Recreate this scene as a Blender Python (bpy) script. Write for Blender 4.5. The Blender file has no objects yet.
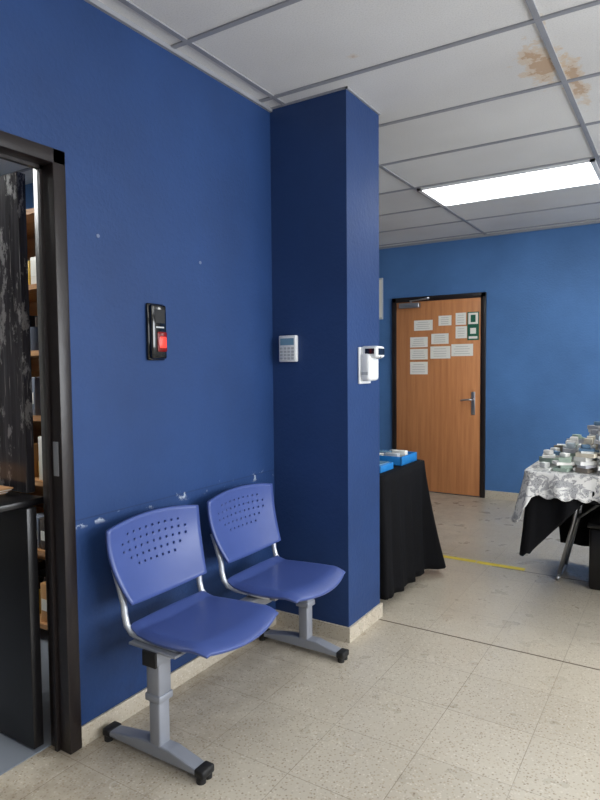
import bpy, bmesh, math, random
from mathutils import Vector, Matrix
random.seed(7)
scene=bpy.context.scene
try:
    scene.view_settings.view_transform='Standard'; scene.view_settings.look='None'
except Exception: pass

def lin(r,g,b):
    f=lambda c:(c/255/12.92) if c/255<=.04045 else ((c/255+.055)/1.055)**2.4
    return (f(r),f(g),f(b),1)

# ------------------------------------------------------------ materials
def mat(name,rgb,rough=.5,metal=0,emit=None,es=0,noise=None,bump=0,bscale=40,spec=.5,coat=0):
    m=bpy.data.materials.new(name); m.use_nodes=True
    nt=m.node_tree; b=nt.nodes['Principled BSDF']
    c=lin(*rgb); b.inputs['Base Color'].default_value=c
    b.inputs['Roughness'].default_value=rough; b.inputs['Metallic'].default_value=metal
    b.inputs['Specular IOR Level'].default_value=spec
    b.inputs['Coat Weight'].default_value=coat
    if emit: b.inputs['Emission Color'].default_value=lin(*emit); b.inputs['Emission Strength'].default_value=es
    tc=nt.nodes.new('ShaderNodeTexCoord')
    n=nt.nodes.new('ShaderNodeTexNoise'); n.inputs['Scale'].default_value=(noise[0] if noise else 12); n.inputs['Detail'].default_value=5
    nt.links.new(tc.outputs['Object'],n.inputs['Vector'])
    amt=noise[1] if noise else .06
    mx=nt.nodes.new('ShaderNodeMix'); mx.data_type='RGBA'
    mx.inputs[6].default_value=tuple(x*(1-amt) for x in c[:3])+(1,)
    mx.inputs[7].default_value=tuple(min(1,x*(1+amt)) for x in c[:3])+(1,)
    nt.links.new(n.outputs['Fac'],mx.inputs[0]); nt.links.new(mx.outputs[2],b.inputs['Base Color'])
    if bump:
        n2=nt.nodes.new('ShaderNodeTexNoise'); n2.inputs['Scale'].default_value=bscale; n2.inputs['Detail'].default_value=3
        nt.links.new(tc.outputs['Object'],n2.inputs['Vector'])
        bp=nt.nodes.new('ShaderNodeBump'); bp.inputs['Strength'].default_value=bump; bp.inputs['Distance'].default_value=.01
        nt.links.new(n2.outputs['Fac'],bp.inputs['Height']); nt.links.new(bp.outputs['Normal'],b.inputs['Normal'])
    return m

class NB:
    """tiny node helper"""
    def __init__(s,m): s.nt=m.node_tree; s.b=s.nt.nodes['Principled BSDF']
    def n(s,t,**k):
        x=s.nt.nodes.new(t)
        for a,v in k.items(): setattr(x,a,v)
        return x
    def l(s,a,b): s.nt.links.new(a,b)
    def mix(s,fac,c1,c2):
        m=s.n('ShaderNodeMix',data_type='RGBA')
        for i,v in ((0,fac),(6,c1),(7,c2)):
            if hasattr(v,'links'): s.l(v,m.inputs[i])
            else: m.inputs[i].default_value=v
        return m.outputs[2]
    def math(s,op,a,b=None):
        m=s.n('ShaderNodeMath',operation=op)
        for i,v in ((0,a),(1,b)):
            if v is None: continue
            if hasattr(v,'links'): s.l(v,m.inputs[i])
            else: m.inputs[i].default_value=v
        return m.outputs[0]
    def maprange(s,v,a,b,c=0,d=1):
        m=s.n('ShaderNodeMapRange'); s.l(v,m.inputs[0])
        for i,x in enumerate((a,b,c,d)): m.inputs[i+1].default_value=x
        return m.outputs[0]
    def noise(s,vec,scale,detail=4,rough=.5):
        x=s.n('ShaderNodeTexNoise'); x.inputs['Scale'].default_value=scale; x.inputs['Detail'].default_value=detail; x.inputs['Roughness'].default_value=rough
        s.l(vec,x.inputs['Vector']); return x.outputs['Fac']

def new_m(name,rough=.5,spec=.5):
    m=bpy.data.materials.new(name); m.use_nodes=True
    b=m.node_tree.nodes['Principled BSDF']; b.inputs['Roughness'].default_value=rough; b.inputs['Specular IOR Level'].default_value=spec
    return m,NB(m)

def wall_blue(name,rgb,scuff=True):
    m,k=new_m(name,.55,.3)
    tc=k.n('ShaderNodeTexCoord').outputs['Object']
    c=lin(*rgb); dk=tuple(x*.84 for x in c[:3])+(1,); lt=tuple(min(1,x*1.12) for x in c[:3])+(1,)
    col=k.mix(k.maprange(k.noise(tc,1.6,5,.6),.3,.7),dk,lt)
    sep=k.n('ShaderNodeSeparateXYZ'); k.l(tc,sep.inputs[0]); z=sep.outputs['Z']
    if scuff:
        low=k.maprange(z,.835,.82); col=k.mix(k.math('MULTIPLY',low,.15),col,(c[0]*.55,c[1]*.6,c[2]*.65,1))
        band=k.math('MULTIPLY',k.maprange(z,.795,.815),k.maprange(z,.85,.83))
        ns=k.maprange(k.noise(tc,11,6,.7),.57,.62)
        col=k.mix(k.math('MULTIPLY',k.math('MULTIPLY',band,ns),.8),col,lin(190,200,215))
        line=k.math('MULTIPLY',k.maprange(z,.826,.829),k.maprange(z,.834,.831))
        col=k.mix(k.math('MULTIPLY',line,.35),col,lin(20,30,60))
        dirt=k.math('MULTIPLY',k.maprange(z,.6,.05),k.maprange(k.noise(tc,5,6,.7),.42,.7))
        col=k.mix(k.math('MULTIPLY',dirt,.5),col,lin(24,34,60))
        chip=k.math('MULTIPLY',k.maprange(z,.8,.2),k.maprange(k.noise(tc,17,6,.7),.70,.72))
        col=k.mix(k.math('MULTIPLY',chip,.5),col,lin(170,180,200))
    sp=k.maprange(k.noise(tc,3.3,9,.75),.70,.80)
    col=k.mix(k.math('MULTIPLY',sp,.35),col,lin(130,145,175))
    k.l(col,k.b.inputs['Base Color'])
    bp=k.n('ShaderNodeBump'); bp.inputs['Strength'].default_value=.2; bp.inputs['Distance'].default_value=.01
    h=k.math('ADD',k.noise(tc,60,3),k.math('MULTIPLY',k.noise(tc,5,3),2.0))
    k.l(h,bp.inputs['Height']); k.l(bp.outputs['Normal'],k.b.inputs['Normal'])
    return m

def terrazzo(name,tiles=True):
    m,k=new_m(name,.3,.45)
    tc=k.n('ShaderNodeTexCoord').outputs['Object']
    base=k.mix(k.maprange(k.noise(tc,2.2,4),.3,.7),lin(182,172,155),lin(200,192,176))
    v=k.n('ShaderNodeTexVoronoi'); v.inputs['Scale'].default_value=110; k.l(tc,v.inputs['Vector'])
    sc=k.n('ShaderNodeSeparateColor'); k.l(v.outputs['Color'],sc.inputs[0])
    dist=k.maprange(v.outputs['Distance'],.5,.30)
    dark=k.math('MULTIPLY',k.maprange(sc.outputs[0],.78,.84),dist)
    light=k.math('MULTIPLY',k.maprange(sc.outputs[1],.7,.75),dist)
    mid=k.math('MULTIPLY',k.maprange(sc.outputs[2],.5,.6),dist)
    col=k.mix(k.math('MULTIPLY',mid,.55),base,lin(160,142,116))
    col=k.mix(k.math('MULTIPLY',light,.5),col,lin(226,220,208))
    col=k.mix(k.math('MULTIPLY',dark,.5),col,lin(112,96,78))
    if tiles:
        mp=k.n('ShaderNodeMapping'); mp.inputs['Location'].default_value=(-.065+.33*20,-.02+.33*20,0); k.l(tc,mp.inputs[0])
        br=k.n('ShaderNodeTexBrick'); br.offset=0; br.squash=1
        for a,x in (('Scale',1),('Mortar Size',.0016),('Mortar Smooth',.3),('Brick Width',.33),('Row Height',.33),('Bias',0)): br.inputs[a].default_value=x
        br.inputs['Color1'].default_value=(.94,.94,.94,1); br.inputs['Color2'].default_value=(1.0,1.0,1.0,1)
        k.l(mp.outputs[0],br.inputs['Vector'])
        mul=k.n('ShaderNodeMix',data_type='RGBA',blend_type='MULTIPLY'); mul.inputs[0].default_value=1
        k.l(col,mul.inputs[6]); br.inputs['Mortar'].default_value=(.95,.95,.95,1); k.l(br.outputs['Color'],mul.inputs[7])
        fade=k.maprange(k.noise(tc,1.3,2),.35,.65,.2,.75)
        col=k.mix(k.math('MULTIPLY',br.outputs['Fac'],fade),mul.outputs[2],lin(108,94,76))
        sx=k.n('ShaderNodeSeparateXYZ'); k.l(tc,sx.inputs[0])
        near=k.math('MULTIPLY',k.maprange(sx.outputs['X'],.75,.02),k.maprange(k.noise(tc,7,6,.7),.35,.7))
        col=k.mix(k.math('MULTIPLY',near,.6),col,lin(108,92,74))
    col=k.mix(k.maprange(k.noise(tc,1.1,7,.7),.45,.8,0,.45),col,lin(138,122,100))
    k.l(col,k.b.inputs['Base Color'])
    k.l(k.maprange(k.noise(tc,6,4),.3,.7,.24,.42),k.b.inputs['Roughness'])
    return m

def ceil_mat():
    m,k=new_m('ceiling_panel_vinyl',.7,.2)
    tc=k.n('ShaderNodeTexCoord').outputs['Object']
    col=k.mix(k.maprange(k.noise(tc,1.2,3),.3,.7),lin(206,205,204),lin(222,222,221))
    col=k.mix(k.maprange(k.noise(tc,160,2),.45,.7,0,.2),col,lin(150,150,152))
    for cx,cy,rx,ry,amt in ((1.27,2.95,.10,.24,.95),(1.37,3.2,.05,.3,.9),(.60,2.42,.04,.025,.5),(1.95,3.1,.2,.2,.7),(1.33,2.6,.02,.10,.7)):
        mp=k.n('ShaderNodeMapping'); mp.vector_type='POINT'
        mp.inputs['Location'].default_value=(-cx/rx,-cy/ry,0); mp.inputs['Scale'].default_value=(1/rx,1/ry,0); k.l(tc,mp.inputs[0])
        ln=k.n('ShaderNodeVectorMath',operation='LENGTH'); k.l(mp.outputs[0],ln.inputs[0])
        d=k.math('ADD',ln.outputs['Value'],k.math('MULTIPLY',k.math('SUBTRACT',k.noise(tc,14,6,.7),.5),3.2))
        col=k.mix(k.maprange(d,1.0,.75,0,amt*.5),col,lin(206,178,140))
        col=k.mix(k.maprange(d,.55,.35,0,amt*.6),col,lin(170,130,90))
    k.l(col,k.b.inputs['Base Color'])
    bp=k.n('ShaderNodeBump'); bp.inputs['Strength'].default_value=.15; bp.inputs['Distance'].default_value=.004
    k.l(k.noise(tc,120,2),bp.inputs['Height']); k.l(bp.outputs['Normal'],k.b.inputs['Normal'])
    return m

def wood_mat(name,c1,c2,scale=(28,28,1.6),rough=.4):
    m,k=new_m(name,rough,.4)
    tc=k.n('ShaderNodeTexCoord').outputs['Object']
    mp=k.n('ShaderNodeMapping'); mp.inputs['Scale'].default_value=scale; k.l(tc,mp.inputs[0])
    f=k.maprange(k.noise(mp.outputs[0],1.0,6,.6),.3,.7)
    k.l(k.mix(f,lin(*c1),lin(*c2)),k.b.inputs['Base Color'])
    return m

def leaf_mat():
    m,k=new_m('door_worn_dark_varnish',.2,.6)
    tc=k.n('ShaderNodeTexCoord').outputs['Object']
    mp=k.n('ShaderNodeMapping'); mp.inputs['Scale'].default_value=(40,40,1.6); k.l(tc,mp.inputs[0])
    col=k.mix(k.maprange(k.noise(mp.outputs[0],1,6,.7),.3,.75),lin(36,34,38),lin(84,81,86))
    mp2=k.n('ShaderNodeMapping'); mp2.inputs['Scale'].default_value=(9,9,3.6); k.l(tc,mp2.inputs[0])
    w=k.maprange(k.noise(mp2.outputs[0],1.0,8,.75),.54,.58)
    col=k.mix(k.math('MULTIPLY',w,.65),col,lin(158,154,154))
    mp3=k.n('ShaderNodeMapping'); mp3.inputs['Scale'].default_value=(120,120,5); k.l(tc,mp3.inputs[0])
    s=k.maprange(k.noise(mp3.outputs[0],1.0,3,.6),.64,.68)
    col=k.mix(k.math('MULTIPLY',s,.6),col,lin(160,154,152))
    k.l(col,k.b.inputs['Base Color'])
    k.l(k.maprange(w,0,1,.18,.4),k.b.inputs['Roughness'])
    return m

def lace_mat(name):
    m,k=new_m(name,.8,.2)
    tc=k.n('ShaderNodeTexCoord').outputs['Object']
    nz=k.n('ShaderNodeTexNoise'); nz.inputs['Scale'].default_value=24; nz.inputs['Detail'].default_value=5; nz.inputs['Distortion'].default_value=1.6; k.l(tc,nz.inputs['Vector'])
    v=k.n('ShaderNodeTexVoronoi'); v.inputs['Scale'].default_value=150; k.l(tc,v.inputs['Vector'])
    fl=k.maprange(nz.outputs['Fac'],.46,.52)
    col=k.mix(fl,lin(170,170,172),lin(222,221,218))
    k.l(col,k.b.inputs['Base Color'])
    al=k.math('MAXIMUM',k.maprange(v.outputs['Distance'],.28,.40),fl)
    k.l(al,k.b.inputs['Alpha'])
    return m

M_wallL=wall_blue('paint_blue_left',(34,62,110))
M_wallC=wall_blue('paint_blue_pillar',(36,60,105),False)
M_wallB=wall_blue('paint_blue_back_lit',(76,116,168),False)  # paler blue: the ceiling light's brightening of this wall is in the colour
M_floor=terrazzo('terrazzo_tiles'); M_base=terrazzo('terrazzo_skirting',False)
M_ceil=ceil_mat()
M_bar=mat('painted_t_bar',(142,144,150),.5,noise=(8,.15))
M_frame=mat('door_frame_dark_varnish',(30,24,24),.35,noise=(20,.3),bump=.1)
M_door=wood_mat('door_cedar_veneer',(180,118,74),(204,140,92))
M_leaf=leaf_mat()
M_black=mat('black_lacquer',(17,16,18),.3,noise=(10,.3))
M_metal=mat('steel_brushed',(175,176,180),.35,.9)
M_grey=mat('powder_coat_silver',(146,150,160),.38,.3,noise=(30,.05))
M_bar_l=mat('silver_tube',(200,204,212),.3,.5)
M_rub=mat('black_rubber',(18,18,20),.6)
M_plas=mat('blue_polypropylene',(68,86,146),.36,noise=(6,.08),bump=.05,bscale=300,spec=.5)
M_cloth=mat('black_cloth',(13,13,16),.85,noise=(30,.3),bump=.3,bscale=300,spec=.15)
M_lace=lace_mat('lace_cloth')
M_paper=mat('white_paper',(226,224,216),.8,noise=(40,.03))
M_ink=mat('printed_ink',(178,176,172),.8)
M_green=mat('sign_green',(24,92,70),.5)
M_white=mat('white_abs_plastic',(226,228,230),.35)
M_lgrey=mat('light_grey_plastic',(176,180,184),.4)
M_dgrey=mat('dull_grey_filler',(110,122,150),.7)
M_dev=mat('device_black_gloss',(12,12,14),.12,coat=.5)
M_lcd=mat('lcd_blue_grey',(96,128,150),.2,emit=(96,128,150),es=.15)
M_red=mat('red_sensor_glow',(220,60,50),.3,emit=(255,60,50),es=.7)
M_dred=mat('red_sensor_dim',(90,10,10),.2,emit=(160,14,12),es=.25)
M_tape=mat('yellow_tape',(220,198,56),.6,noise=(15,.25))
M_light=mat('light_diffuser',(250,250,250),.5,emit=(250,252,250),es=9)
M_bluebox=mat('blue_carton',(30,120,190),.5)
M_concrete=mat('concrete_floor_grey',(118,124,134),.6,noise=(5,.15))
M_plaster=mat('plaster_white',(213,211,206),.8)
M_shelf=wood_mat('shelf_board_wood',(160,114,74),(192,146,100),(3,30,30),.5)
M_line=mat('floor_joint_dark',(92,80,66),.8)

# ------------------------------------------------------------ mesh builder
class MB:
    def __init__(s,name): s.name=name; s.v=[]; s.f=[]; s.mi=[]; s.sm=[]; s.mats=[]
    def m(s,mt):
        if mt not in s.mats: s.mats.append(mt)
        return s.mats.index(mt)
    def add(s,vs,fs,mt,smooth=False,M=None):
        o=len(s.v); i=s.m(mt)
        for v in vs:
            v=Vector(v); s.v.append(M@v if M else v)
        for f in fs: s.f.append([o+a for a in f]); s.mi.append(i); s.sm.append(smooth)
    def box(s,a,b,mt,bev=0,M=None,seg=2):
        if bev<=0:
            x0,y0,z0=a; x1,y1,z1=b
            vs=[(x,y,z) for x in (x0,x1) for y in (y0,y1) for z in (z0,z1)]
            s.add(vs,[(0,1,3,2),(4,6,7,5),(0,4,5,1),(2,3,7,6),(0,2,6,4),(1,5,7,3)],mt,False,M)
        else:
            bm=bmesh.new(); bmesh.ops.create_cube(bm,size=1)
            for v in bm.verts: v.co=Vector([(a[i]+b[i])/2+v.co[i]*(b[i]-a[i]) for i in range(3)])
            bmesh.ops.bevel(bm,geom=bm.edges[:],offset=bev,segments=seg,profile=.5,affect='EDGES')
            s.bm(bm,mt,True,M)
    def bm(s,bm,mt,smooth=False,M=None):
        bm.verts.ensure_lookup_table(); bm.verts.index_update()
        s.add([v.co.copy() for v in bm.verts],[[v.index for v in f.verts] for f in bm.faces],mt,smooth,M); bm.free()
    def cyl(s,p,q,r,mt,r2=None,n=16,cap=True):
        p=Vector(p);q=Vector(q);d=(q-p).normalized(); r2=r if r2 is None else r2
        u=d.orthogonal().normalized(); w=d.cross(u)
        vs=[];fs=[]
        for c,rr in ((p,r),(q,r2)):
            for i in range(n):
                a=2*math.pi*i/n; vs.append(c+(u*math.cos(a)+w*math.sin(a))*rr)
        for i in range(n): j=(i+1)%n; fs.append((i,j,n+j,n+i))
        s.add(vs,fs,mt,True)
        if cap: s.add(vs,[tuple(range(n))[::-1],tuple(range(n,2*n))],mt,False)
    def tube(s,pts,r,mt,n=10):
        pts=[Vector(p) for p in pts]; vs=[];fs=[]
        t0=(pts[1]-pts[0]).normalized(); u=t0.orthogonal().normalized()
        for i,p in enumerate(pts):
            t=(pts[min(i+1,len(pts)-1)]-pts[max(i-1,0)]).normalized()
            u=(u-t*u.dot(t)).normalized(); w=t.cross(u)
            for k in range(n):
                a=2*math.pi*k/n; vs.append(p+(u*math.cos(a)+w*math.sin(a))*r)
        for i in range(len(pts)-1):
            for k in range(n):
                j=(k+1)%n; fs.append((i*n+k,i*n+j,(i+1)*n+j,(i+1)*n+k))
        fs.append(tuple(range(n))[::-1]); fs.append(tuple(range((len(pts)-1)*n,len(pts)*n)))
        s.add(vs,fs,mt,True)
    def prism(s,poly,axis,a,b,mt,bev=0):
        """poly: 2d points, extruded along axis 0/1/2 from a to b"""
        def P(p,t):
            r=[0,0,0]; k=[i for i in range(3) if i!=axis]; r[k[0]]=p[0]; r[k[1]]=p[1]; r[axis]=t; return r
        n=len(poly); bm=bmesh.new()
        A=[bm.verts.new(P(p,a)) for p in poly]; B=[bm.verts.new(P(p,b)) for p in poly]
        bm.faces.new(A); bm.faces.new(B[::-1])
        for i in range(n): bm.faces.new((A[i],B[i],B[(i+1)%n],A[(i+1)%n]))
        bmesh.ops.recalc_face_normals(bm,faces=bm.faces[:])
        if bev: bmesh.ops.bevel(bm,geom=bm.edges[:],offset=bev,segments=2,profile=.5,affect='EDGES')
        s.bm(bm,mt,False)
    def obj(s,parent=None,solid=0,fix=True,origin=None):
        me=bpy.data.meshes.new(s.name); me.from_pydata([tuple(v) for v in s.v],[],s.f)
        for mt in s.mats: me.materials.append(mt)
        for p,i,sm in zip(me.polygons,s.mi,s.sm): p.material_index=i; p.use_smooth=sm
        if fix:
            bm=bmesh.new(); bm.from_mesh(me); bmesh.ops.recalc_face_normals(bm,faces=bm.faces[:]); bm.to_mesh(me); bm.free()
        me.update(); o=bpy.data.objects.new(s.name,me); scene.collection.objects.link(o)
        if parent: o.parent=parent
        if solid:
            md=o.modifiers.new('solid','SOLIDIFY'); md.thickness=solid; md.offset=0
        return o
def empty(name,loc=(0,0,0)):
    e=bpy.data.objects.new(name,None); scene.collection.objects.link(e); e.empty_display_size=.1; return e

H=2.7
PY0,PY1,PX=2.66,3.027,.441     # pillar
YB=6.37; XR=4.6; YF=-2.6; XL=-3.2
DY0,DY1,DZ=.40,1.40,2.12       # storage door outer frame

# ------------------------------------------------------------ shell
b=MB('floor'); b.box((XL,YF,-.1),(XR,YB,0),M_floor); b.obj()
b=MB('ceiling'); b.box((XL,YF,H),(XR,YB,H+.1),M_ceil); b.obj()
b=MB('wall_left')
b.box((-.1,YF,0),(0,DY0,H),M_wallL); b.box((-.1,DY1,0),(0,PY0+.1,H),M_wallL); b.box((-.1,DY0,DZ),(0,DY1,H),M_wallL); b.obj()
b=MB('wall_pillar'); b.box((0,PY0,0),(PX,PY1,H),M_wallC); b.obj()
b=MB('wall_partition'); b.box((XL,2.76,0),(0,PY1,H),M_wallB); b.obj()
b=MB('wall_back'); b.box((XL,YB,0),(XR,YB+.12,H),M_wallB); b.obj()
WY0,WY1,WZ0,WZ1=.4,4.6,.9,2.4
b=MB('wall_right')
b.box((XR,YF,0),(XR+.12,WY0,H),M_plaster); b.box((XR,WY1,0),(XR+.12,YB,H),M_plaster)
b.box((XR,WY0,0),(XR+.12,WY1,WZ0),M_plaster); b.box((XR,WY0,WZ1),(XR+.12,WY1,H),M_plaster); b.obj()
b=MB('added_window')  # unseen window, added to bring more light onto ceiling and walls
for i in range(5):
    y=WY0+(WY1-WY0-.04)*i/4; b.box((XR+.04,y,WZ0),(XR+.08,y+.04,WZ1),M_white)
b.box((XR+.04,WY0,WZ0),(XR+.08,WY1,WZ0+.04),M_white); b.box((XR+.04,WY0,WZ1-.04),(XR+.08,WY1,WZ1),M_white); b.obj()
b=MB('wall_front'); b.box((XL,YF-.12,0),(XR,YF,H),M_plaster); b.obj()
b=MB('wall_far_left'); b.box((XL-.12,YF,0),(XL,YB,H),M_plaster); b.obj()
b=MB('baseboard_left'); b.box((0,DY1,0),(.012,PY0-.012,.075),M_base,.002); b.obj()
b=MB('baseboard_pillar')
b.box((.0,PY0-.012,0),(PX+.012,PY0,.075),M_base); b.box((PX,PY0,0),(PX+.012,PY1+.012,.075),M_base); b.obj()
b=MB('baseboard_back'); b.box((XL,YB-.012,0),(-.94,YB,.08),M_base); b.box((.10,YB-.012,0),(XR,YB,.08),M_base); b.obj()
b=MB('floor_storage'); b.box((XL,YF+.01,0),(-.1,2.75,.004),M_concrete); b.obj()

# T-bar grid
b=MB('trim_ceiling_grid')
gx=[.095+1.233*i for i in range(-2,4)]; gy=[1.937+.6167*i for i in range(-7,8)]
for x in gx:
    b.box((x-.012,YF,H-.006),(x+.012,YB,H+.002),M_bar)
for y in gy:
    b.box((XL,y-.012,H-.0065),(XR,y+.012,H+.002),M_bar)
b.box((0,YF,H-.02),(.015,PY0,H),M_bar)
b.box((XL,YB-.02,H-.02),(XR,YB,H),M_bar)
b.box((0,PY0-.01,H-.008),(PX+.01,PY0,H),M_bar); b.box((PX,PY0-.01,H-.008),(PX+.01,PY1,H),M_bar)
b.obj()

def troffer(ix,iy,strength):
    x0=gx[ix]+.014;x1=gx[ix+1]-.014;y0=gy[iy]+.014;y1=gy[iy+1]-.014
    b=MB('ceiling_light')
    z=H
    for a,c in (((x0,y0,z-.018),(x1,y0+.03,z-.001)),((x0,y1-.03,z-.018),(x1,y1,z-.001)),((x0,y0,z-.018),(x0+.03,y1,z-.001)),((x1-.03,y0,z-.018),(x1,y1,z-.001))):
        b.box(a,c,M_white)
    m=M_light.copy(); m.node_tree.nodes['Principled BSDF'].inputs['Emission Strength'].default_value=strength
    b.box((x0+.03,y0+.03,z-.012),(x1-.03,y1-.03,z-.002),m); b.obj()
troffer(2,11,11)
troffer(4,7,13); troffer(4,11,13); troffer(3,3,7); troffer(4,3,10); troffer(0,5,26)  # all out of view; last panel added to brighten the storage shelves

ld=bpy.data.lights.new('added_window_fill','AREA'); ld.shape='RECTANGLE'; ld.size=WY1-WY0; ld.size_y=WZ1-WZ0; ld.energy=205; ld.color=(.94,.97,1)  # fill lamp behind the added window, brightens the whole room
lo=bpy.data.objects.new('added_window_fill',ld); scene.collection.objects.link(lo)
lo.location=(XR+.14,(WY0+WY1)/2,(WZ0+WZ1)/2); lo.rotation_euler=(math.radians(90),0,math.radians(90))

# floor joint + tape
b=MB('trim_floor_joint'); b.box((PX+.02,2.985,0),(XR,2.993,.0012),M_line); b.box((PX+.3,4.19,0),(XR,4.195,.001),M_line); b.obj()
b=MB('yellow_floor_tape')
b.box((.15,4.21,0),(.62,4.26,.002),M_tape); b.box((.63,4.205,0),(.95,4.255,.002),M_tape); b.obj()

# ------------------------------------------------------------ storage doorway
b=MB('trim_door_frame')
w=.05
b.box((-.1,DY1-w,0),(.012,DY1,DZ),M_frame,.003); b.box((-.1,DY0,0),(.012,DY0+w,DZ),M_frame,.003); b.box((-.1,DY0,DZ-w),(.012,DY1,DZ),M_frame,.003)
b.box((-.06,DY1-w-.012,0),(-.045,DY1-w,DZ-w),M_frame); b.box((-.06,DY0+w,DZ-w-.012),(-.045,DY1-w,DZ-w),M_frame)
b.box((-.03,DY1-w-.003,1.0),(-.005,DY1-w,1.12),M_metal)
b.obj()
root=empty('dutch_door')
b=MB('upper_leaf'); b.box((-1.0,1.365,.915),(-.215,1.40,2.085),M_leaf,.003); 
b.obj(root)
b=MB('lower_leaf'); b.box((-.94,1.29,.012),(-.11,1.33,.885),M_black,.003)
b.box((-.94,1.18,.885),(-.13,1.38,.91),M_black,.004)
b.cyl((-.86,1.29,.8),(-.86,1.255,.8),.022,M_metal)
b.obj(root)
b=MB('paper_pile')
for i in range(5): b.box((-.6+.01*i,1.195,.911+i*.006),(-.3+.012*i,1.335,.916+i*.006),M_paper if i%2 else M_shelf)
b.obj()
sroot=empty('stocked_storage_shelf')
b=MB('shelf_unit')
sx0,sx1,sy0,sy1=-1.7,-.2,1.85,2.2
for x in (sx0,sx1-.03): b.box((x,sy0,0),(x+.03,sy1,2.2),M_shelf)
for z in (.08,.45,.8,1.12,1.44,1.76,2.12): b.box((sx0,sy0,z),(sx1,sy1,z+.025),M_shelf)
b.box((sx0,sy1,0),(sx1,sy1+.01,2.2),M_shelf); b.obj(sroot)
b=MB('boxes_and_bottles')
cols=[mat('stock_%d'%i,c,.5) for i,c in enumerate([(50,130,190),(216,214,206),(60,50,44),(190,140,86),(60,66,80),(220,180,70),(120,126,140)])]
for z in (.105,.475,.825,1.145,1.465,1.785):
    x=sx0+.05
    while x<sx1-.14:
        wd=random.uniform(.05,.11); h=random.uniform(.1,.24); c=random.choice(cols)
        if random.random()<.35:
            r=wd*.4; b.cyl((x+wd/2,sy0+.08,z),(x+wd/2,sy0+.08,z+h*.7),r,c); b.cyl((x+wd/2,sy0+.08,z+h*.7),(x+wd/2,sy0+.08,z+h),r*.4,cols[2])
        else:
            b.box((x,sy0+.02,z),(x+wd,sy0+.22,z+h),c,.003); b.box((x+.01,sy0+.018,z+h*.3),(x+wd-.01,sy0+.021,z+h*.6),cols[1])
        x+=wd+.008
b.obj(sroot)

# ------------------------------------------------------------ back door
root=empty('wooden_door')
bx0,bx1,bz=-.934,.098,2.12
b=MB('trim_back_door_frame')
b.box((bx0,YB-.03,0),(bx0+.05,YB,bz),M_frame,.003); b.box((bx1-.05,YB-.03,0),(bx1,YB,bz),M_frame,.003); b.box((bx0,YB-.03,bz-.05),(bx1,YB,bz),M_frame,.003); b.obj()
b=MB('door_leaf'); b.box((bx0+.052,YB-.024,.01),(bx1-.052,YB-.002,bz-.052),M_door,.002); b.obj(root)
b=MB('lever_handle')
b.box((-.045,YB-.032,.86),(-.005,YB-.022,1.10),M_metal,.004); b.cyl((-.025,YB-.03,1.02),(-.025,YB-.075,1.02),.01,M_metal)
b.tube([(-.025,YB-.07,1.02),(-.06,YB-.075,1.02),(-.12,YB-.07,1.015),(-.145,YB-.062,1.01)],.009,M_metal); b.cyl((-.025,YB-.03,.92),(-.025,YB-.04,.92),.012,M_metal)
b.obj(root)
b=MB('door_closer')
b.box((-.83,YB-.085,2.0),(-.60,YB-.024,2.055),M_metal,.008)
b.tube([(-.70,YB-.055,2.06),(-.70,YB-.055,2.075)],.012,M_metal)
b.prism([(-.71,YB-.07),(-.69,YB-.05),(-.46,YB-.16),(-.47,YB-.18)],2,2.072,2.08,M_metal)
b.prism([(-.47,YB-.18),(-.455,YB-.165),(-.62,YB-.01),(-.64,YB-.02)],2,2.082,2.09,M_metal)
b.obj(root)
b=MB('posted_notices')
ps=[(-.57,1.81,.21,.11),(-.62,1.63,.2,.11),(-.62,1.5,.2,.115),(-.62,1.35,.2,.135),(-.385,1.66,.19,.11),(-.38,1.515,.22,.13),(-.145,1.535,.23,.125),(-.33,1.85,.14,.105),(-.16,1.86,.11,.125),(-.155,1.72,.12,.125)]
y=YB-.0245
for i,(x,z,w,h) in enumerate(ps):
    b.box((x-w/2,y-.002,z-h/2),(x+w/2,y,z+h/2),M_paper)
    n=4
    for k in range(n):
        zz=z+h/2-h*(k+1)/(n+1); ww=w*(.3 if k==0 else random.uniform(.3,.4))
        b.box((x-ww,y-.0026,zz-.003),(x+ww*.9,y-.002,zz+.002),M_ink)
b.obj(root)
b=MB('emergency_exit_sign'); b.box((-.09,y-.004,1.635),(.03,y,1.925),M_green)
b.box((-.08,y-.005,1.80),(.02,y-.004,1.915),M_paper); b.box((-.055,y-.006,1.82),(-.005,y-.005,1.895),M_green)
b.box((-.075,y-.005,1.65),(.015,y-.004,1.675),M_paper); b.box((-.06,y-.005,1.70),(0,y-.004,1.76),M_paper); b.obj(root)
b=MB('wall_notice_frame'); b.box((-1.17,YB-.02,1.9),(-1.05,YB,2.36),M_lgrey,.004); b.box((-1.16,YB-.022,1.92),(-1.06,YB-.02,2.34),M_paper); b.obj()

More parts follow.
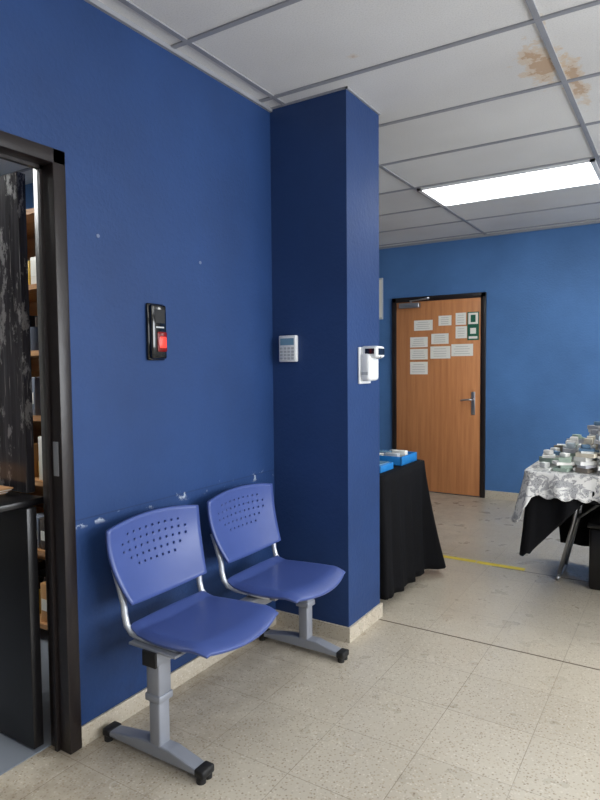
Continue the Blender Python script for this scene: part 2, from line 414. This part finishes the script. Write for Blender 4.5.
# ------------------------------------------------------------ tandem chairs
root=empty('tandem_waiting_chairs')
def surf(mb,fn,nu,nv,holes,mt,hr=.3):
    """param surface on [-1,1]^2 with octagonal holes in given cells"""
    idx={}
    mi=mb.m(mt)
    def V(s,t):
        k=(round(s,5),round(t,5))
        if k not in idx: idx[k]=len(mb.v); mb.v.append(Vector(fn(s,t)))
        return idx[k]
    def F(f): mb.f.append(f); mb.mi.append(mi); mb.sm.append(True)
    ds=2/nu; dt=2/nv
    for i in range(nu):
        for j in range(nv):
            s0=-1+i*ds; t0=-1+j*dt
            if (i,j) in holes:
                c=(s0+ds/2,t0+dt/2)
                P=[(s0,t0),(s0+ds/2,t0),(s0+ds,t0),(s0+ds,t0+dt/2),(s0+ds,t0+dt),(s0+ds/2,t0+dt),(s0,t0+dt),(s0,t0+dt/2)]
                outer=[V(*p) for p in P]; inner=[]
                for k in range(8):
                    a=math.radians(-135+45*k); inner.append(V(c[0]+hr*ds*math.cos(a),c[1]+hr*dt*math.sin(a)))
                for k in range(8): F([outer[k],outer[(k+1)%8],inner[(k+1)%8],inner[k]])
            else:
                P=[(s0,t0)]
                if (i,j-1) in holes: P.append((s0+ds/2,t0))
                P.append((s0+ds,t0))
                if (i+1,j) in holes: P.append((s0+ds,t0+dt/2))
                P.append((s0+ds,t0+dt))
                if (i,j+1) in holes: P.append((s0+ds/2,t0+dt))
                P.append((s0,t0+dt))
                if (i-1,j) in holes: P.append((s0,t0+dt/2))
                F([V(*p) for p in P])
def squircle(s,t,a): return s*math.sqrt(1-a*t*t/2), t*math.sqrt(1-a*s*s/2)
def chair(cy,idx):
    sfx='' if idx==0 else '_b'
    def seat(s,t):
        u,v=squircle(s,t,.30)
        wid=.224+.010*v-.012*max(0,v)**3
        y=cy+wid*u
        x=.355+.195*v+.028*(1-u*u)*max(0,v)
        z=.452-.014*(1-u*u)*(1-.3*v*v)+.008*v
        z-=.045*max(0,v-.62)**1.5/.38
        z-=.02*max(0,abs(u)-.86)/.14
        z+=.018*max(0,-v-.7)/.3
        return (x,y,z)
    b=MB('seat_shell'+sfx); surf(b,seat,30,30,set(),M_plas); o=b.obj(root,solid=.014)
    bv=o.modifiers.new('bv','BEVEL'); bv.width=.003; bv.segments=2; bv.limit_method='ANGLE'
    nu,nv=29,20
    holes=set()
    for row,(j,half) in enumerate(((16,8),(14,10),(12,10),(10,8),(8,6))):
        for i in range(14-half,14+half+1,2): holes.add((i,j))
    def back(s,t):
        u,v=squircle(s,t,.24)
        wid=.234+.022*v
        z=.665+.141*v+.014*(1-u*u)*max(0,v)+.006*(1-u*u)*min(0,v)
        x=.142-.04*(v+1)+.025*v*v+.03*u*u
        return (x,cy+wid*u,z)
    b=MB('backrest_shell'+sfx); surf(b,back,nu,nv,holes,M_plas,.36); o=b.obj(root,solid=.012)
    b=MB('support_frame'+sfx)
    for sg in (-1,1):
        y=cy+sg*.2
        pts=[(.40,y,.425),(.30,y,.424),(.22,y,.425),(.185,y,.432),(.160,y,.455),(.150,y,.49),(.146,y,.53),(.136,y,.56),(.122,y,.60),(.102,y,.65)]
        b.tube(pts,.012,M_bar_l)
    b.box((.24,cy-.2,.412),(.27,cy+.2,.43),M_grey,.003); b.box((.40,cy-.2,.412),(.43,cy+.2,.43),M_grey,.003)
    b.box((.24,cy-.05,.405),(.43,cy+.05,.425),M_grey,.003)
    b.obj(root)
chair(1.69,0); chair(2.235,1)
b=MB('beam'); b.box((.275,1.46,.355),(.335,2.53,.405),M_grey,.006)
b.box((.273,1.452,.353),(.337,1.462,.407),M_rub,.003); b.box((.273,2.528,.353),(.337,2.538,.407),M_rub,.003); b.obj(root)
for k,y in enumerate((1.50,2.475)):
    b=MB('pedestal_%d'%(k+1))
    b.box((.272,y-.03,.24),(.334,y+.03,.41),M_grey,.006)
    b.box((.278,y-.026,.05),(.328,y+.026,.25),M_grey,.006)
    b.box((.268,y-.034,.222),(.338,y+.034,.248),M_grey,.004)
    b.box((.20,y-.04,.405),(.42,y+.04,.415),M_grey,.002)
    b.prism([(.06,.022),(.50,.022),(.50,.04),(.37,.068),(.24,.068),(.06,.04)],1,y-.028,y+.028,M_grey,.006)
    for x in (.055,.505):
        b.box((x-.02,y-.031,.018),(x+.02,y+.031,.046),M_rub,.006)
        b.cyl((x,y-.016,0),(x,y-.016,.02),.016,M_rub); b.cyl((x,y+.016,0),(x,y+.016,.02),.016,M_rub)
    b.obj(root)

# ------------------------------------------------------------ wall devices
b=MB('fingerprint_reader')
b.box((0,1.765,1.405),(.016,1.858,1.635),M_dev,.006); b.box((.012,1.77,1.41),(.034,1.853,1.63),M_dev,.01,seg=3)
b.box((.033,1.785,1.555),(.0355,1.838,1.61),M_rub,.0); b.box((.033,1.79,1.535),(.0355,1.833,1.541),M_lgrey)
b.box((.033,1.795,1.44),(.042,1.845,1.52),M_dred,.005); b.box((.04,1.802,1.455),(.044,1.838,1.50),M_red,.003)
b.obj()
b=MB('alarm_keypad')
y=PY0
b.box((.055,y-.026,1.40),(.16,y,1.535),M_white,.006); b.box((.066,y-.0275,1.485),(.149,y-.025,1.52),M_lcd)
for i in range(4):
    for j in range(4): b.box((.065+.023*i,y-.029,1.412+.017*j),(.081+.023*i,y-.025,1.423+.017*j),M_lgrey)
b.obj()
b=MB('wall_thermometer_dispenser')
x=PX
b.box((x,2.77,1.285),(x+.012,2.90,1.47),M_white,.004)
b.box((x+.005,2.775,1.30),(x+.065,2.89,1.44),M_white,.018,seg=4)
b.box((x+.005,2.785,1.415),(x+.10,2.885,1.475),M_white,.016,seg=4)
b.cyl((x+.085,2.835,1.435),(x+.085,2.835,1.412),.012,M_dev)
b.box((x+.035,2.783,1.435),(x+.085,2.787,1.462),M_dev); b.box((x+.02,2.772,1.33),(x+.055,2.776,1.345),M_lgrey)
b.box((x+.097,2.80,1.43),(x+.102,2.87,1.462),M_dev)
b.obj()
b=MB('wall_anchor_holes')
for yy,zz in ((1.54,1.86),(2.10,1.84)): b.cyl((0,yy,zz),(.003,yy,zz),.007,M_dgrey)
b.obj()

# ------------------------------------------------------------ cloth tables
def drape(name,x0,x1,y0,y1,zt,depthf,flaref,mt,seed=1,rows=16,wave=.012,parent=None,cr=.04,nw=26,sol=.003):
    b=MB(name); rnd=random.Random(seed)
    per=[]
    segs=[((x0+cr,y0),(x1-cr,y0),(0,-1)),((x1,y0+cr),(x1,y1-cr),(1,0)),((x1-cr,y1),(x0+cr,y1),(0,1)),((x0,y1-cr),(x0,y0+cr),(-1,0))]
    cc=[(x1-cr,y0+cr),(x1-cr,y1-cr),(x0+cr,y1-cr),(x0+cr,y0+cr)]
    for k,(p,q,n) in enumerate(segs):
        ln=math.hypot(q[0]-p[0],q[1]-p[1]); m=max(4,int(ln/.02))
        for i in range(m): t=i/m; per.append((p[0]+(q[0]-p[0])*t,p[1]+(q[1]-p[1])*t,n[0],n[1],0))
        a0=math.atan2(n[1],n[0])
        for i in range(9):
            a=a0+math.pi/2*i/9; c=cc[k]; per.append((c[0]+cr*math.cos(a),c[1]+cr*math.sin(a),math.cos(a),math.sin(a),math.sin(math.pi*i/9)))
    n=len(per); ph=[rnd.uniform(0,6.28) for _ in range(4)]
    vs=[];fs=[]
    for r in range(rows+1):
        t=r/rows
        for i,(x,y,nx,ny,c) in enumerate(per):
            s=i/n*2*math.pi
            wv=math.sin(nw*s+ph[0]+1.3*math.sin(3*s+ph[1]))+.5*math.sin(nw*1.7*s+ph[2])
            d=depthf(x,y,nx,ny,c)
            off=.004+flaref(x,y,nx,ny,c)*t**1.3+wave*wv*min(1,t*1.6)+wave*.8
            z=zt-d*t-(.002 if r else 0)
            vs.append((x+nx*off,y+ny*off,z))
    for r in range(rows):
        for i in range(n): j=(i+1)%n; fs.append((r*n+i,r*n+j,(r+1)*n+j,(r+1)*n+i))
    b.add(vs,fs,mt,True)
    b.add(vs[:n],[tuple(range(n))],mt,False)
    return b.obj(parent,solid=sol)

root=empty('cloth_covered_table')
drape('black_tablecloth',-1.15,.40,3.13,3.80,.757,lambda x,y,nx,ny,c:.70,lambda x,y,nx,ny,c:(.03+.13*c if nx>0 and ny>-.01 else .012),M_cloth,3,wave=.013,parent=root,nw=30)
b=MB('tabletop'); b.box((-1.13,3.15,.72),(.38,3.78,.75),M_lgrey,.004); 
for xx in (-1.0,.25):
    for yy in (3.25,3.68): b.cyl((xx,yy,0),(xx,yy,.72),.015,M_metal)
b.obj(root)
b=MB('blue_tray')
b.box((.13,3.50,.76),(.37,3.76,.765),M_bluebox)
for a,c in (((.13,3.50,.76),(.37,3.508,.815)),((.13,3.752,.76),(.37,3.76,.815)),((.13,3.50,.76),(.138,3.76,.815)),((.362,3.50,.76),(.37,3.76,.815))): b.box(a,c,M_bluebox,.002)
for x_,y_,w_,h_,mm in ((.16,3.53,.07,.055,M_paper),(.24,3.53,.09,.062,M_lgrey),(.16,3.62,.08,.06,M_lcd),(.25,3.63,.09,.067,M_paper),(.2,3.70,.1,.058,M_lgrey)):
    b.box((x_,y_,.766),(x_+w_,y_+.045,.766+h_),mm,.003)
b.obj()
b=MB('blue_carton_box'); b.box((.16,3.2,.76),(.37,3.38,.80),M_bluebox,.003); b.box((.18,3.22,.799),(.35,3.36,.805),M_lcd); b.obj()

root=empty('folding_display_table')
tx0,tx1,ty0,ty1=1.08,2.75,3.68,4.5
b=MB('tabletop'); b.box((tx0,ty0,.715),(tx1,ty1,.75),M_lgrey,.006)
for xx,s in ((tx0+.23,-1),(tx1-.28,1)):
    for yy in (ty0+.5,ty1-.08):
        b.tube([(xx,yy,.71),(xx+s*.06,yy,.35),(xx+s*.14,yy,.012)],.013,M_metal)
    b.tube([(xx+s*.14,ty0+.44,.014),(xx+s*.14,ty1-.04,.014)],.014,M_metal)
    b.tube([(xx+s*.05,ty0+.5,.38),(xx+s*.05,ty1-.08,.38)],.011,M_metal)
    b.tube([(xx+s*.05,ty1-.25,.38),(xx-s*.35,ty1-.25,.71)],.009,M_metal)
b.obj(root)
drape('black_undercloth',tx0,tx1,ty0,ty1,.755,lambda x,y,nx,ny,c:(.48 if nx<-.5 else (.46 if c>0 and nx<0 else (.14+.34*max(0,1-(x-tx0)/.3) if ny<0 else .62))),lambda x,y,nx,ny,c:.03+.02*c,M_cloth,5,parent=root,wave=.012)
drape('lace_tablecloth',tx0-.012,tx1+.012,ty0-.012,ty1+.012,.763,lambda x,y,nx,ny,c:(.17 if nx<-.5 else .12)+.1*c+.025*abs(math.sin(32*(x+y))),lambda x,y,nx,ny,c:.03+.04*c,M_lace,9,parent=root,wave=.012)
b=MB('book_and_pamphlet_stacks')
bc=[mat('print_%d'%i,c,.6) for i,c in enumerate([(226,226,222),(206,208,206),(180,192,200),(214,206,188),(232,230,226),(178,178,184),(90,122,150),(234,232,228),(130,122,112),(160,178,164)])]
rnd=random.Random(23)
for gy_ in range(7):
    for gx_ in range(15):
        if rnd.random()<.06: continue
        cx=tx0+.075+gx_*.108; cy=ty0+.07+gy_*.112
        n=3+min(11,int(gx_*3.2))-(2 if gy_<2 else 0)+rnd.randint(-1,1)
        if gx_==0: n=rnd.randint(1,3)
        z=.766
        for k in range(max(1,n)):
            h=rnd.uniform(.010,.032); w=rnd.uniform(.055,.10); d=rnd.uniform(.055,.10); a=rnd.uniform(-.8,.8)
            Mx=Matrix.Translation((cx+rnd.uniform(-.012,.012),cy+rnd.uniform(-.012,.012),z+h/2))@Matrix.Rotation(a,4,'Z')
            b.box((-w/2,-d/2,-h/2),(w/2,d/2,h/2),rnd.choice(bc),0,Mx)
            z+=h+.0005
        if rnd.random()<.35:
            h=rnd.uniform(.02,.045); Mx=Matrix.Translation((cx,cy,z+h/2))@Matrix.Rotation(rnd.uniform(-.6,.6),4,'Z')
            b.box((-.022,-.02,-h/2),(.022,.02,h/2),rnd.choice(bc),.004,Mx)
b.obj()
b=MB('under_table_dark_block'); b.box((1.36,4.05,0),(1.85,4.38,.38),M_black,.015); b.box((1.35,4.04,.38),(1.86,4.39,.41),M_black,.008); b.tube([(1.5,4.035,.2),(1.51,4.015,.2),(1.69,4.015,.2),(1.7,4.035,.2)],.008,M_black); b.obj()  # made-up black block, added to darken the space under the table

# ------------------------------------------------------------ world + camera
w=bpy.data.worlds.new('w'); scene.world=w; w.use_nodes=True
w.node_tree.nodes['Background'].inputs[0].default_value=(.6,.7,.9,1); w.node_tree.nodes['Background'].inputs[1].default_value=1.0
f,yaw,pit,rol,cx,h=613.85,.5611,.0535,-.0092,1.838,1.3724
F=Vector((-math.sin(yaw)*math.cos(pit),math.cos(yaw)*math.cos(pit),-math.sin(pit)))
R0=Vector((math.cos(yaw),math.sin(yaw),0)); U0=R0.cross(F)
R=R0*math.cos(rol)+U0*math.sin(rol); U=-R0*math.sin(rol)+U0*math.cos(rol)
cd=bpy.data.cameras.new('camera'); cam=bpy.data.objects.new('camera',cd); scene.collection.objects.link(cam)
cam.matrix_world=Matrix(((R.x,U.x,-F.x,cx),(R.y,U.y,-F.y,0),(R.z,U.z,-F.z,h),(0,0,0,1)))
cd.sensor_fit='VERTICAL'; cd.sensor_height=24; cd.lens=24*f/800; cd.clip_start=.05
scene.camera=cam
